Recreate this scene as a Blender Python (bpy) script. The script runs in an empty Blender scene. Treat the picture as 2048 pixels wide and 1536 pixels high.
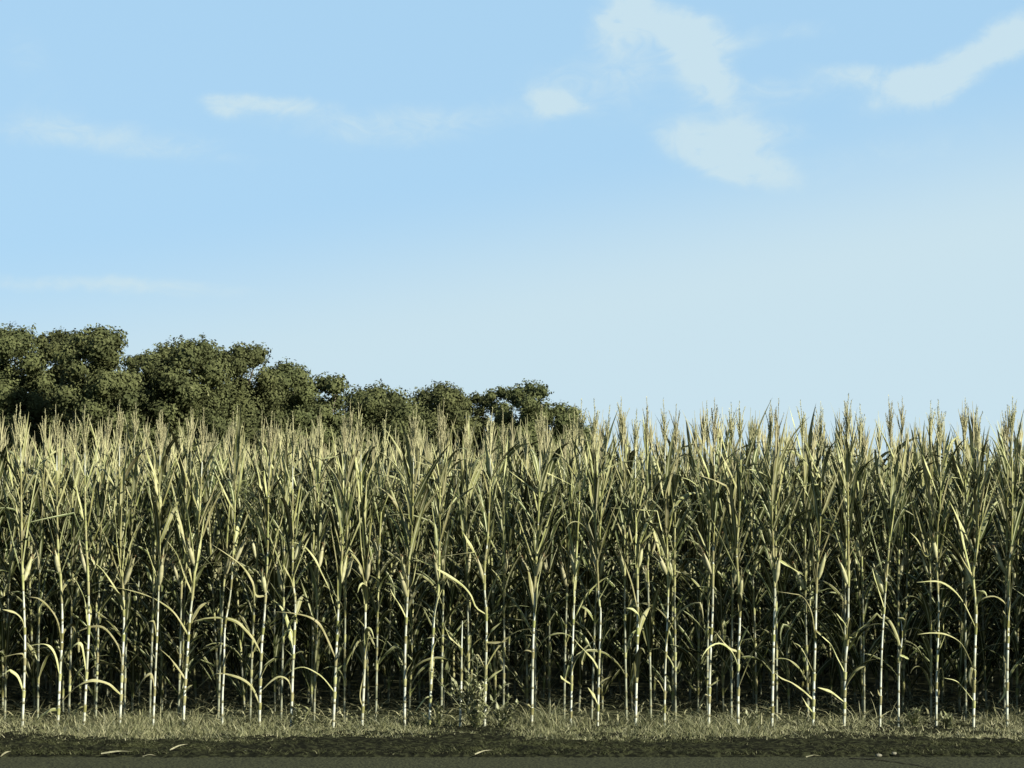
import bpy, math, random
import numpy as np
from mathutils import Vector
R = math.radians
random.seed(7); rng = np.random.default_rng(7)
C = bpy.context.scene.collection
S = bpy.context.scene

# ------------------------------------------------------------------ camera, sky, sun, exposure
CAM = (0.0, -15.0, 1.56); FPX = 3900.0; PITCH = math.atan(282.0 / FPX)
cd = bpy.data.cameras.new('camera'); cam = bpy.data.objects.new('camera', cd); C.objects.link(cam)
cd.sensor_width = 36.0; cd.lens = FPX / 2048 * 36.0; cd.clip_start = 0.1; cd.clip_end = 3000
cam.location = CAM; cam.rotation_euler = (R(90) + PITCH, 0, 0); S.camera = cam
S.view_settings.view_transform = 'Standard'; S.view_settings.look = 'None'
S.view_settings.exposure = 1.6; S.view_settings.gamma = 1.0
S.render.film_transparent = False
try:
    S.cycles.max_bounces = 6; S.cycles.diffuse_bounces = 4; S.cycles.transmission_bounces = 3
    S.cycles.transparent_max_bounces = 6; S.cycles.caustics_reflective = False
except Exception: pass

SUN_AZ = R(125); SUN_EL = R(30)          # azimuth clockwise from +Y: behind the camera, a little to the right
sv = Vector((math.sin(SUN_AZ) * math.cos(SUN_EL), math.cos(SUN_AZ) * math.cos(SUN_EL), math.sin(SUN_EL)))
sl = bpy.data.lights.new('sun', 'SUN'); sun = bpy.data.objects.new('sun', sl); C.objects.link(sun)
sl.energy = 5.0; sl.angle = R(0.5); sl.color = (1.0, 0.95, 0.84)
sun.rotation_euler = sv.to_track_quat('Z', 'Y').to_euler(); sun.location = (5, -20, 30)

def pix_ray(px, py):
    dx = (px - 1024) / FPX; dz = -(py - 768) / FPX
    y = math.cos(PITCH) - dz * math.sin(PITCH); z = math.sin(PITCH) + dz * math.cos(PITCH)
    return dx, y, z
def at(px, py, Y):
    x, y, z = pix_ray(px, py); k = (Y - CAM[1]) / y
    return Vector((CAM[0] + x * k, Y, CAM[2] + z * k))
def azel(px, py):
    x, y, z = pix_ray(px, py); return math.atan2(x, y), math.atan2(z, math.hypot(x, y))

world = bpy.data.worlds.new('World'); S.world = world; world.use_nodes = True
wt = world.node_tree; wt.nodes.clear()
class NB:
    def __init__(s, t): s.t = t
    def n(s, typ, **k):
        nd = s.t.nodes.new(typ)
        for a, v in k.items(): setattr(nd, a, v)
        return nd
    def m(s, op, *a, clamp=False):
        nd = s.n('ShaderNodeMath', operation=op, use_clamp=clamp)
        for i, v in enumerate(a):
            if isinstance(v, (int, float)): nd.inputs[i].default_value = v
            else: s.t.links.new(v, nd.inputs[i])
        return nd.outputs[0]
    def ss(s, v, a, b):
        nd = s.n('ShaderNodeMapRange', interpolation_type='SMOOTHSTEP')
        s.t.links.new(v, nd.inputs[0]); nd.inputs[1].default_value = a; nd.inputs[2].default_value = b
        return nd.outputs[0]
    def mix(s, f, a, b, mode='MIX'):
        nd = s.n('ShaderNodeMix', data_type='RGBA', blend_type=mode)
        for sock, v in ((nd.inputs[0], f), (nd.inputs[6], a), (nd.inputs[7], b)):
            if isinstance(v, (int, float)): sock.default_value = v
            elif isinstance(v, tuple): sock.default_value = (*v, 1)
            else: s.t.links.new(v, sock)
        return nd.outputs[2]
W = NB(wt)
tc = W.n('ShaderNodeTexCoord'); sep = W.n('ShaderNodeSeparateXYZ'); wt.links.new(tc.outputs['Generated'], sep.inputs[0])
X_, Y_, Z_ = sep.outputs
AZ = W.m('ARCTAN2', X_, Y_); EL = W.m('ARCSINE', Z_)
def noise(scale, detail, rough, vec, dist=0.0):
    nd = W.n('ShaderNodeTexNoise'); nd.inputs['Scale'].default_value = scale; nd.inputs['Detail'].default_value = detail
    nd.inputs['Roughness'].default_value = rough; nd.inputs['Distortion'].default_value = dist
    wt.links.new(vec, nd.inputs['Vector']); return nd.outputs[0]
cmb = W.n('ShaderNodeCombineXYZ')
wt.links.new(AZ, cmb.inputs[0]); wt.links.new(W.m('MULTIPLY', EL, 1.6), cmb.inputs[1])
n1 = noise(21, 6, 0.55, cmb.outputs[0]); n2 = noise(25, 6, 0.55, tc.outputs['Generated']); n3 = noise(45, 8, 0.62, cmb.outputs[0], 1.2)
u = W.m('ADD', AZ, W.m('MULTIPLY', W.m('SUBTRACT', n1, 0.5), 0.035))
v = W.m('ADD', EL, W.m('MULTIPLY', W.m('SUBTRACT', n2, 0.5), 0.017))
def blob(px, py, rx, ry, rot, k):
    a, e = azel(px, py); rx /= FPX; ry /= FPX; c, s_ = math.cos(R(rot)), math.sin(R(rot))
    du = W.m('SUBTRACT', u, a); dv = W.m('SUBTRACT', v, e)
    p = W.m('ADD', W.m('MULTIPLY', du, c / rx), W.m('MULTIPLY', dv, s_ / rx))
    q = W.m('ADD', W.m('MULTIPLY', du, -s_ / ry), W.m('MULTIPLY', dv, c / ry))
    d = W.m('ADD', W.m('MULTIPLY', p, p), W.m('MULTIPLY', q, q))
    g = W.m('EXPONENT', W.m('MULTIPLY', d, -1.0))
    return W.m('MULTIPLY', g, k)
blobs = [  # px, py, rx, ry, tilt, density : cirrus patches of this sky
 (1275, 5, 50, 45, -35, 1.0), (1340, 60, 85, 40, -20, .95), (1400, 60, 55, 40, 0, .6), (1395, 120, 58, 64, -40, 1.0), (1435, 170, 50, 32, -30, .75),
 (1225, 60, 60, 45, -50, .65), (1200, 165, 170, 65, 10, .5), (1400, 295, 105, 46, -12, 1.1), (1480, 275, 48, 38, 0, .9), (1500, 340, 85, 32, -10, 1.0),
 (1940, 125, 170, 34, 21, 1.1), (1840, 180, 75, 30, 15, .8), (2040, 72, 80, 34, 20, .8), (1730, 148, 85, 20, -6, .7), (1560, 190, 150, 36, 5, .45),
 (530, 213, 100, 20, 0, .85), (455, 207, 45, 24, 0, .5), (1100, 208, 44, 24, -35, .8), (1150, 225, 50, 18, -10, .4), (800, 250, 240, 42, 2, .6), (230, 280, 260, 36, -6, .6),
 (50, 100, 90, 50, -20, .3), (90, 220, 110, 60, -25, .14), (220, 573, 290, 20, 0, .75), (1560, 70, 120, 26, 3, .42), (1800, 300, 260, 60, 10, .3), (1560, 265, 60, 30, 0, .4)]
cs = None
for b in blobs:
    g = blob(*b); cs = g if cs is None else W.m('ADD', cs, g)
cs = W.m('MULTIPLY', cs, W.m('ADD', -0.05, W.m('MULTIPLY', n3, 1.95)))
cloud = W.m('MULTIPLY', W.ss(cs, 0.10, 0.95), 0.93)
# pale veil that thickens towards the horizon and towards the right
tilt = W.m('SUBTRACT', EL, W.m('MULTIPLY', AZ, 0.16))
veil = W.ss(tilt, azel(1024, 330)[1], azel(1024, 660)[1])
sky = W.n('ShaderNodeTexSky', sky_type='NISHITA', sun_disc=False, sun_elevation=SUN_EL, sun_rotation=SUN_AZ)
sky.air_density = 1.0; sky.dust_density = 0.6; sky.ozone_density = 1.5
low = W.m('MULTIPLY', W.m('SUBTRACT', 1.0, W.ss(EL, R(26), R(52))), 0.9)
base = W.mix(low, sky.outputs[0], (2.49, 4.02, 5.42))
pale = (3.6, 4.65, 5.2)
col = W.mix(veil, base, pale); col = W.mix(cloud, col, pale)
bg = W.n('ShaderNodeBackground'); bg.inputs[1].default_value = 0.0542; wt.links.new(col, bg.inputs[0])
out = W.n('ShaderNodeOutputWorld'); wt.links.new(bg.outputs[0], out.inputs[0])

# ------------------------------------------------------------------ materials
def mat(name, c1, c2, scale=20.0, rough=0.6, trans=0.0, rib=None, objvar=0.0, bump=0.0, var=None, coord='Object', detail=4, spec=0.3, lo=0.35, hi=0.65):
    m = bpy.data.materials.new(name); m.use_nodes = True; t = m.node_tree; t.nodes.clear(); B = NB(t)
    tcn = B.n('ShaderNodeTexCoord'); ns = B.n('ShaderNodeTexNoise'); ns.inputs['Scale'].default_value = scale; ns.inputs['Detail'].default_value = detail
    t.links.new(tcn.outputs[coord], ns.inputs['Vector'])
    col = B.mix(B.ss(ns.outputs[0], lo, hi), c1, c2)
    if var is not None:       # per-blade / per-leaf tone carried by the geometry
        at_ = B.n('ShaderNodeAttribute', attribute_name='tone'); col = B.mix(at_.outputs['Fac'], col, var)
    if rib is not None:
        at_ = B.n('ShaderNodeAttribute', attribute_name='rib'); col = B.mix(B.ss(at_.outputs['Fac'], 0.72, 0.95), col, rib)
    if objvar:
        oi = B.n('ShaderNodeObjectInfo'); hs = B.n('ShaderNodeHueSaturation')
        t.links.new(B.m('ADD', 1 - objvar, B.m('MULTIPLY', oi.outputs['Random'], 2 * objvar)), hs.inputs['Value'])
        t.links.new(B.m('ADD', 0.5 - objvar * 0.06, B.m('MULTIPLY', oi.outputs['Random'], objvar * 0.12)), hs.inputs['Hue'])
        t.links.new(col, hs.inputs['Color']); col = hs.outputs[0]
    p = B.n('ShaderNodeBsdfPrincipled'); t.links.new(col, p.inputs['Base Color']); p.inputs['Roughness'].default_value = rough
    p.inputs['Specular IOR Level'].default_value = spec
    if bump:
        bn = B.n('ShaderNodeBump'); bn.inputs['Strength'].default_value = bump; bn.inputs['Distance'].default_value = 0.02
        t.links.new(ns.outputs[0], bn.inputs['Height']); t.links.new(bn.outputs[0], p.inputs['Normal'])
    o = B.n('ShaderNodeOutputMaterial'); sh = p.outputs[0]
    if trans:
        tr = B.n('ShaderNodeBsdfTranslucent'); t.links.new(col, tr.inputs[0]); mx = B.n('ShaderNodeMixShader')
        mx.inputs[0].default_value = trans; t.links.new(sh, mx.inputs[1]); t.links.new(tr.outputs[0], mx.inputs[2]); sh = mx.outputs[0]
    t.links.new(sh, o.inputs[0]); return m
M = {}
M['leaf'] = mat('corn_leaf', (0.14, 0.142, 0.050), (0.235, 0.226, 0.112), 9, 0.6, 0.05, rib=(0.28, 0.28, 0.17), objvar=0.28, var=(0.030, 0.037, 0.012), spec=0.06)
M['stalk'] = mat('corn_stalk', (0.24, 0.245, 0.17), (0.40, 0.42, 0.35), 14, 0.4, 0, objvar=0.1)
M['shade_toned_stalk'] = mat('shade_toned_stalk', (0.07, 0.075, 0.038), (0.22, 0.23, 0.165), 7, 0.6, 0, objvar=0.1)  # darker copy of the stalk colour, shade between the rows painted in
M['node'] = mat('stalk_node', (0.08, 0.08, 0.04), (0.14, 0.13, 0.07), 30, 0.6)
M['tassel'] = mat('corn_tassel', (0.22, 0.21, 0.105), (0.30, 0.285, 0.155), 25, 0.8, 0.1, objvar=0.15)
M['husk'] = mat('corn_husk', (0.18, 0.175, 0.08), (0.26, 0.25, 0.14), 18, 0.6, 0.05, objvar=0.15)
M['silk'] = mat('corn_silk', (0.10, 0.06, 0.03), (0.20, 0.12, 0.05), 40, 0.8)
M['soil'] = mat('soil', (0.025, 0.028, 0.012), (0.052, 0.055, 0.028), 6, 0.95, bump=0.8, detail=10, spec=0.05)
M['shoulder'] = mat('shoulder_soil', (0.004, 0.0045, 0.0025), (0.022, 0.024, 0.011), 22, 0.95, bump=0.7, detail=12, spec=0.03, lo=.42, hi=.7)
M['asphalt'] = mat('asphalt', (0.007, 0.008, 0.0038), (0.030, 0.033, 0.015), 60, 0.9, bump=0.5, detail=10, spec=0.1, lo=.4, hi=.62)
M['crack'] = mat('crack', (0.008, 0.008, 0.006), (0.014, 0.014, 0.01), 40, 0.9, spec=0.05)
M['grass'] = mat('grass', (0.030, 0.037, 0.012), (0.078, 0.083, 0.032), 5, 0.6, 0.15, var=(0.24, 0.23, 0.125))
M['weed'] = mat('weed_leaf', (0.085, 0.095, 0.038), (0.15, 0.155, 0.07), 12, 0.55, 0.12, var=(0.28, 0.28, 0.17))
M['straw'] = mat('straw', (0.10, 0.098, 0.055), (0.19, 0.18, 0.11), 20, 0.7)
M['stone'] = mat('stone', (0.06, 0.06, 0.04), (0.12, 0.115, 0.08), 30, 0.9, bump=0.4)
M['low_grass'] = mat('low_grass', (0.008, 0.011, 0.004), (0.030, 0.034, 0.013), 4, 0.7, 0.05, var=(0.15, 0.145, 0.08), spec=0.05)
M['tree'] = mat('tree_leaf', (0.028, 0.034, 0.012), (0.054, 0.061, 0.022), 0.5, 0.8, 0.04, objvar=0.10, spec=0.1, var=(0.13, 0.13, 0.06))
M['bark'] = mat('bark', (0.06, 0.05, 0.035), (0.13, 0.11, 0.08), 4, 0.9, bump=0.6)

# ------------------------------------------------------------------ mesh collection
class MB:
    def __init__(s): s.v = []; s.f = []; s.m = []; s.rib = []; s.tone = []; s.n = 0
    def add(s, vs, fs, mi=0, rib=None, tone=0.0):
        s.v.extend(vs); s.f.extend([tuple(i + s.n for i in f) for f in fs]); s.m.extend([mi] * len(fs))
        s.rib.extend(rib if rib is not None else [0.0] * len(vs)); s.tone.extend([tone] * len(vs)); s.n += len(vs)
    def build(s, name, mats, parent=None, smooth=True, origin=None):
        return link_mesh(name, mesh_from(name, s, mats, smooth, origin), parent)
def mesh_from(name, s, mats, smooth=True, origin=None):
    me = bpy.data.meshes.new(name)
    vs = s.v if origin is None else [tuple(Vector(p) - origin) for p in s.v]
    me.from_pydata([tuple(p) for p in vs], [], s.f)
    for m_ in (mats if isinstance(mats, list) else [mats]): me.materials.append(m_)
    me.polygons.foreach_set('material_index', s.m)
    if smooth: me.polygons.foreach_set('use_smooth', [True] * len(me.polygons))
    a = me.attributes.new('rib', 'FLOAT', 'POINT'); a.data.foreach_set('value', s.rib)
    a = me.attributes.new('tone', 'FLOAT', 'POINT'); a.data.foreach_set('value', s.tone)
    me.update(); return me
def link_mesh(name, me, parent=None):
    o = bpy.data.objects.new(name, me); C.objects.link(o)
    if parent: o.parent = parent
    return o
def np_mesh(name, V, F, MI, mats, tone=None, rib=None, smooth=True):
    me = bpy.data.meshes.new(name); k = F.shape[1]
    me.vertices.add(len(V)); me.vertices.foreach_set('co', V.astype(np.float32).ravel())
    me.loops.add(F.size); me.loops.foreach_set('vertex_index', F.astype(np.int32).ravel())
    me.polygons.add(len(F)); me.polygons.foreach_set('loop_start', np.arange(0, F.size, k, dtype=np.int32))
    me.polygons.foreach_set('loop_total', np.full(len(F), k, dtype=np.int32))
    for m_ in (mats if isinstance(mats, list) else [mats]): me.materials.append(m_)
    if MI is not None: me.polygons.foreach_set('material_index', MI.astype(np.int32))
    me.polygons.foreach_set('use_smooth', np.full(len(F), smooth))
    me.update(calc_edges=True)
    for nm, arr in (('tone', tone), ('rib', rib)):
        if arr is not None:
            a = me.attributes.new(nm, 'FLOAT', 'POINT'); a.data.foreach_set('value', arr.astype(np.float32))
    o = bpy.data.objects.new(name, me); C.objects.link(o); return o
def tag(o, label=None, cat=None, group=None, kind=None):
    if label: o['label'] = label
    if cat: o['category'] = cat
    if group: o['group'] = group
    if kind: o['kind'] = kind
    return o
def empty(name, loc):
    o = bpy.data.objects.new(name, None); C.objects.link(o); o.location = loc; o.empty_display_size = 0.1; return o

def catmull(P, n):
    P = [Vector(p) for p in P]
    if len(P) == 2: return [P[0].lerp(P[1], i / n) for i in range(n + 1)]
    Q = [P[0] * 2 - P[1]] + P + [P[-1] * 2 - P[-2]]; segs = len(P) - 1; o = []
    for i in range(n + 1):
        t = i / n * segs; k = min(int(t), segs - 1); t -= k
        a, b, c, d = Q[k:k + 4]
        o.append(0.5 * ((2 * b) + (c - a) * t + (2 * a - 5 * b + 4 * c - d) * t * t + (3 * b - a - 3 * c + d) * t ** 3))
    return o
def tube(mb, P, rad, sides=6, mi=0, tone=0.0, cap=True):
    vs = []; fs = []; n = len(P)
    for i, p in enumerate(P):
        tan = (P[min(i + 1, n - 1)] - P[max(i - 1, 0)]).normalized()
        ref = Vector((0, 1, 0)) if abs(tan.y) < 0.9 else Vector((1, 0, 0))
        a = tan.cross(ref).normalized(); b = tan.cross(a)
        r = rad[i] if isinstance(rad, (list, tuple)) else rad
        for k in range(sides):
            w = 2 * math.pi * k / sides; vs.append(p + (a * math.cos(w) + b * math.sin(w)) * r)
    for i in range(n - 1):
        for k in range(sides):
            k2 = (k + 1) % sides; fs.append((i * sides + k, i * sides + k2, (i + 1) * sides + k2, (i + 1) * sides + k))
    mb.add(vs, fs, mi, tone=tone)
    if cap:
        e = P[-1]; vs = [vs[-sides + k] for k in range(sides)] + [e]; mb.add(vs, [(k, (k + 1) % sides, sides, sides) [:3] + (sides,) if False else (k, (k + 1) % sides, sides) for k in range(sides)], mi, tone=tone)

def ribbon(mb, P, w, fold=0.35, twist=0.0, side=None, wave=0.0, mi=0, tone=0.0, base_w=0.55, tip=1.7):
    """a corn leaf: a creased blade, three vertices across, tapering to the tip"""
    n = len(P) - 1; vs = []; rib = []; ph = random.random() * 6
    for i, p in enumerate(P):
        t = i / n; tan = (P[min(i + 1, n)] - P[max(i - 1, 0)]).normalized()
        if side is None:
            h = Vector((P[-1].x - P[0].x, P[-1].y - P[0].y, 0))
            if h.length < 1e-4: h = Vector((1, 0, 0))
            sd = Vector((-h.y, h.x, 0)).normalized()
        else: sd = side
        nr = sd.cross(tan).normalized(); sd2 = tan.cross(nr).normalized()
        a = twist * t + 0.25 * math.sin(ph + 5 * t) * (1 if twist else .5)
        s_ = sd2 * math.cos(a) + nr * math.sin(a); u_ = nr * math.cos(a) - sd2 * math.sin(a)
        if t < 0.25: pr = base_w + (1 - base_w) * (t / 0.25)
        else: pr = max(0.0, 1 - ((t - 0.25) / 0.75) ** tip)
        hw = max(w * 0.5 * pr, 0.0006); f = fold * (1 - 0.4 * t)
        wv = wave * math.sin(ph + t * 17) * hw
        vs += [p + s_ * hw + u_ * (f * hw + wv), p, p - s_ * hw + u_ * (f * hw - wv)]; rib += [0, 1, 0]
    fs = []
    for i in range(n):
        b = i * 3; fs += [(b, b + 1, b + 4, b + 3), (b + 1, b + 2, b + 5, b + 4)]
    mb.add(vs, fs, mi, rib, tone)

def blade_path(p0, az, L, th0, droop, pw, n, kink=None, out=0.0):
    p = Vector(p0); P = [p.copy()]; ds = L / n
    for i in range(n):
        t = (i + 0.5) / n; th = th0 + droop * t ** pw
        if kink and t > kink[0]: th += kink[1]
        a = az + out * t
        p = p + Vector((math.cos(a) * math.sin(th), math.sin(a) * math.sin(th), math.cos(th))) * ds; P.append(p.copy())
    return P

# ------------------------------------------------------------------ corn
def stalk_at(P, z):
    for a, b in zip(P[:-1], P[1:]):
        if b.z >= z: return a.lerp(b, (z - a.z) / max(b.z - a.z, 1e-5))
    return P[-1].copy()
def make_stalk(P, r0, top, nodes, sides, tone=0.0):
    mb = MB(); H = P[-1].z; zs = []
    def rad(z): return r0 * (1 - 0.68 * (z / max(H, .5)) ** 1.3) if top else r0 * (1 - 0.25 * z / max(H, .1))
    Q = [Vector(p) for p in P]; tube(mb, Q, [rad(p.z) for p in Q], sides, 0)
    for z in nodes:
        if 0.03 < z < H - 0.02:
            c = stalk_at(P, z); d = (stalk_at(P, z + .02) - c).normalized(); r = rad(z)
            tube(mb, [c - d * .010, c - d * .004, c + d * .004, c + d * .010], [r * 1.0, r * 1.3, r * 1.3, r * 1.0], sides, 1, cap=False)
    return mb, rad
def sheath(mb, P, rad, z, length, sides, az=0.0):
    zz = [z - 0.004, z + length * .33, z + length * .7, z + length]
    pts = [stalk_at(P, q) for q in zz]
    tube(mb, pts, [rad(z) * 1.2, rad(z) * 1.36, rad(z) * 1.4, rad(z) * 1.5 + .001], sides, 0, cap=False)
def make_tassel(p0, d, L, detail, n_br, lean=0.0):
    mb = MB(); d = d.normalized(); top = p0 + d * L + Vector((lean * .1 + random.uniform(-.015, .015), random.uniform(-.02, .02), 0))
    mid = p0.lerp(top, .5) + Vector((random.uniform(-.01, .01), 0, 0))
    sp = 4 if detail else 3
    def fuzzy(P, r):
        tube(mb, P, [r * (1.15 - .85 * j / (len(P) - 1)) for j in range(len(P))], sp, 0, cap=False)
        if detail:          # spikelets standing off the branch
            Lb = (P[-1] - P[0]).length; k = int(Lb / 0.009)
            for i in range(k):
                t = (i + random.random()) / k; q = t * (len(P) - 1); j = min(int(q), len(P) - 2)
                c = P[j].lerp(P[j + 1], q - j); tn = (P[j + 1] - P[j]).normalized()
                a = random.random() * 6.28; s_ = Vector((math.cos(a), math.sin(a), 0)); e = c + s_ * 0.008 + tn * 0.012
                w = tn.cross(s_) * 0.0028; mb.add([c - w, c + w, e + w * .6, e - w * .6], [(0, 1, 2, 3)], 0)
    fuzzy(catmull([p0, mid, top], 5), 0.0040 if detail else .0048)
    for i in range(n_br):
        t = 0.04 + 0.36 * i / n_br; c = p0.lerp(top, t); a = random.random() * 6.28; th = R(random.uniform(3, 17)); l = L * random.uniform(.28, .56)
        P = [c]; q = c.copy()
        for j in range(4):
            th2 = th * (1 + .22 * j * random.uniform(-.6, 1.1)); q = q + Vector((math.cos(a) * math.sin(th2), math.sin(a) * math.sin(th2), math.cos(th2))) * l / 4; P.append(q.copy())
        fuzzy(P, 0.0038 if detail else .0056)
    return mb
def make_ear(p0, az, tilt, L, r, sides=8):
    mb = MB(); d = Vector((math.cos(az) * math.sin(tilt), math.sin(az) * math.sin(tilt), math.cos(tilt)))
    prof = [(0, .3), (.12, .75), (.3, 1), (.5, .98), (.7, .75), (.85, .45), (1.0, .12)]
    P = [p0 + d * (L * t) for t, _ in prof]; tube(mb, P, [r * k for _, k in prof], sides, 0)
    for k in range(3):      # loose husk tips
        a = az + random.uniform(-1, 1); ribbon(mb, blade_path(p0 + d * L * .55, a, L * .75, tilt + R(random.uniform(0, 22)), R(random.uniform(-5, 35)), 1.5, 4), r * .9, .5, mi=0)
    tip = p0 + d * L
    for k in range(5):
        e = tip + Vector((random.uniform(-.02, .02), random.uniform(-.02, .02), random.uniform(-.03, .02))); tube(mb, [tip - d * .015, tip + d * .01, e], .0022, 3, 1, cap=False)
    return mb

def corn_geometry(P, H, topz, az0, fine, lower=True, traced=(), r0=0.0125, n_up=None, dens=0, ear=True, green=0.0):
    """parts of one corn plant as (name, MB, materials)"""
    parts = []; sides = 8 if fine else 5
    nodes = []; z = random.uniform(.05, .12)
    while z < topz - .2: nodes.append(z); z += random.uniform(.125, .17) * (.8 if z < .3 else .58 if z > 1.35 else .72 if z > .95 else 1)
    mb, rad = make_stalk(P, r0, True, nodes, sides); parts.append(('stalk', mb, [M['shade_toned_stalk' if dens else 'stalk'], M['node']]))
    nseg = 11 if fine else 7; flip = random.random() < .5; extra = []
    for i, z in enumerate(nodes):
        if z < .22: continue
        hi = z > 1.0
        if not hi and traced:
            if random.random() < .68: continue
        if not hi and not lower and random.random() < .5: continue
        if not hi and random.random() < (.12 if not fine else .35): continue
        az = az0 + (math.pi if (i % 2) ^ flip else 0) + random.gauss(0, .45)
        if hi:
            q = (z - 1.0) / (topz - 1.0); L = random.uniform(.48, .85) * (1 - .55 * q); th0 = R(random.uniform(6, 26)) ; dr = R(random.choice([1, 2, 4, 6, 9, 14, 24]) * random.uniform(.7, 1.2) * (1 - .45 * q)); w = random.uniform(.012, .028); pw = 1.8
        else:
            if traced: az = random.choice([-1.57, 1.57]) + random.gauss(0, .6)
            L = random.uniform(.25, .62); th0 = R(random.uniform(14, 35)); dr = R(random.uniform(45, 140)); w = random.uniform(.022, .040); pw = random.uniform(1.0, 1.8)
        if z > (.75 if dens else 1.25) and z < 1.9 and random.random() < .5: extra.append((z + .05, az + random.uniform(1.0, 2.1)))
        kink = (random.uniform(.35, .8), R(random.uniform(35, 110))) if random.random() < (.10 if hi else .3) else None
        sh = random.uniform(.07, .13) if z > .95 else random.uniform(.03, .06); zz = min(z + sh, P[-1].z - .01); c = stalk_at(P, zz)
        lb = MB(); sheath(lb, P, rad, z, sh, sides if fine else 4)
        off = Vector((math.cos(az), math.sin(az), 0)) * rad(z) * .9
        ribbon(lb, blade_path(c + off, az, L, th0, dr, pw, nseg, kink, random.uniform(-.4, .4)), w * 1.12, random.uniform(.55, 1.1), random.uniform(-1.1, 1.1) if random.random() < .6 else 0, wave=.18, tone=(random.uniform(.82, 1) if dens > 5 and z < 1.72 else random.uniform(.4, 1) if dens and z < 1.55 else random.choice([0, 0, .3, .75, .95]) if hi and z < topz - .55 else random.choice([0, 0, .15]) if hi else random.choice([0, 0, .2])))  # lower leaves of inner plants toned darker green, canopy shade put into colour
        lb.tone = [min(1, t + green) for t in lb.tone]; parts.append(('leaf', lb, [M['leaf']]))
    for k_ in range(dens):       # broad drooping mid-height leaves of a plant inside the stand
        extra.append((random.uniform(.12 if dens > 5 else .3, 1.65), random.uniform(0, 6.28)))
    for z, az in extra:
        c = stalk_at(P, min(z, P[-1].z - .01)); lb = MB(); sheath(lb, P, rad, z - .03, .06, sides if fine else 4)
        ribbon(lb, blade_path(c + Vector((math.cos(az), math.sin(az), 0)) * .008, az, random.uniform(.4, .75), R(random.uniform(15, 38)), R(random.uniform(15, 100)), 1.5, nseg), random.uniform(.024, .042) * (1.4 if dens > 5 else 1), random.uniform(.3, .6), random.uniform(-.8, .8), wave=.15, tone=random.choice([.1, .4, .7, .9]) if z > 1.7 or not dens else random.uniform(.8, 1))  # low leaves inside the stand get dark tones, painting in the shade there
        parts.append(('leaf', lb, [M['leaf']]))
    for (pts, wd) in traced:
        lb = MB(); b = pts[0]; zc = max(.03, min(b.z, P[-1].z - .02)); c = stalk_at(P, zc)
        sheath(lb, P, rad, max(.02, zc - .05), .05, sides)
        pts2 = [c] + list(pts[1:]) if (pts[0] - c).length < .05 else [c.lerp(pts[0], .0)] + list(pts)
        h = pts2[-1] - pts2[0]; sd = Vector((0, -1, -random.uniform(.25, .75))).normalized()
        ribbon(lb, catmull(pts2, 18), wd, random.uniform(.3, .6), random.uniform(-.3, .3), side=sd, wave=.10, tone=random.choice([0, 0, 0, .12]), base_w=.75, tip=3.2)
        parts.append(('leaf', lb, [M['leaf']]))
    if ear and P[-1].z > 1.4:
        z = random.uniform(1.0, 1.32); c = stalk_at(P, z); a = az0 + random.choice([0, math.pi]) + random.gauss(0, .7)
        parts.append(('ear', make_ear(c + Vector((math.cos(a), math.sin(a), 0)) * .012, a, R(random.uniform(8, 24)), random.uniform(.17, .23), random.uniform(.015, .021), 8 if fine else 5), [M['husk'], M['silk']]))
    if topz > 1.6:
        d = (P[-1] - P[-2]); d.z = abs(d.z); d = d.normalized()
        parts.append(('tassel', make_tassel(P[-1] - d * .01, d, H - P[-1].z, True if fine else False, random.randint(13, 20)), [M['tassel']]))
    return parts
def stalk_path(x0, y0, topz, lean=0.0, wob=.012):
    n = 12; P = []; ph = random.random() * 6
    for i in range(n + 1):
        t = i / n; P.append(Vector((x0 + lean * topz * t ** 1.2 + wob * math.sin(ph + 5 * t) * t, y0 + wob * math.cos(ph + 4 * t) * t, topz * t)))
    return P

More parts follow.
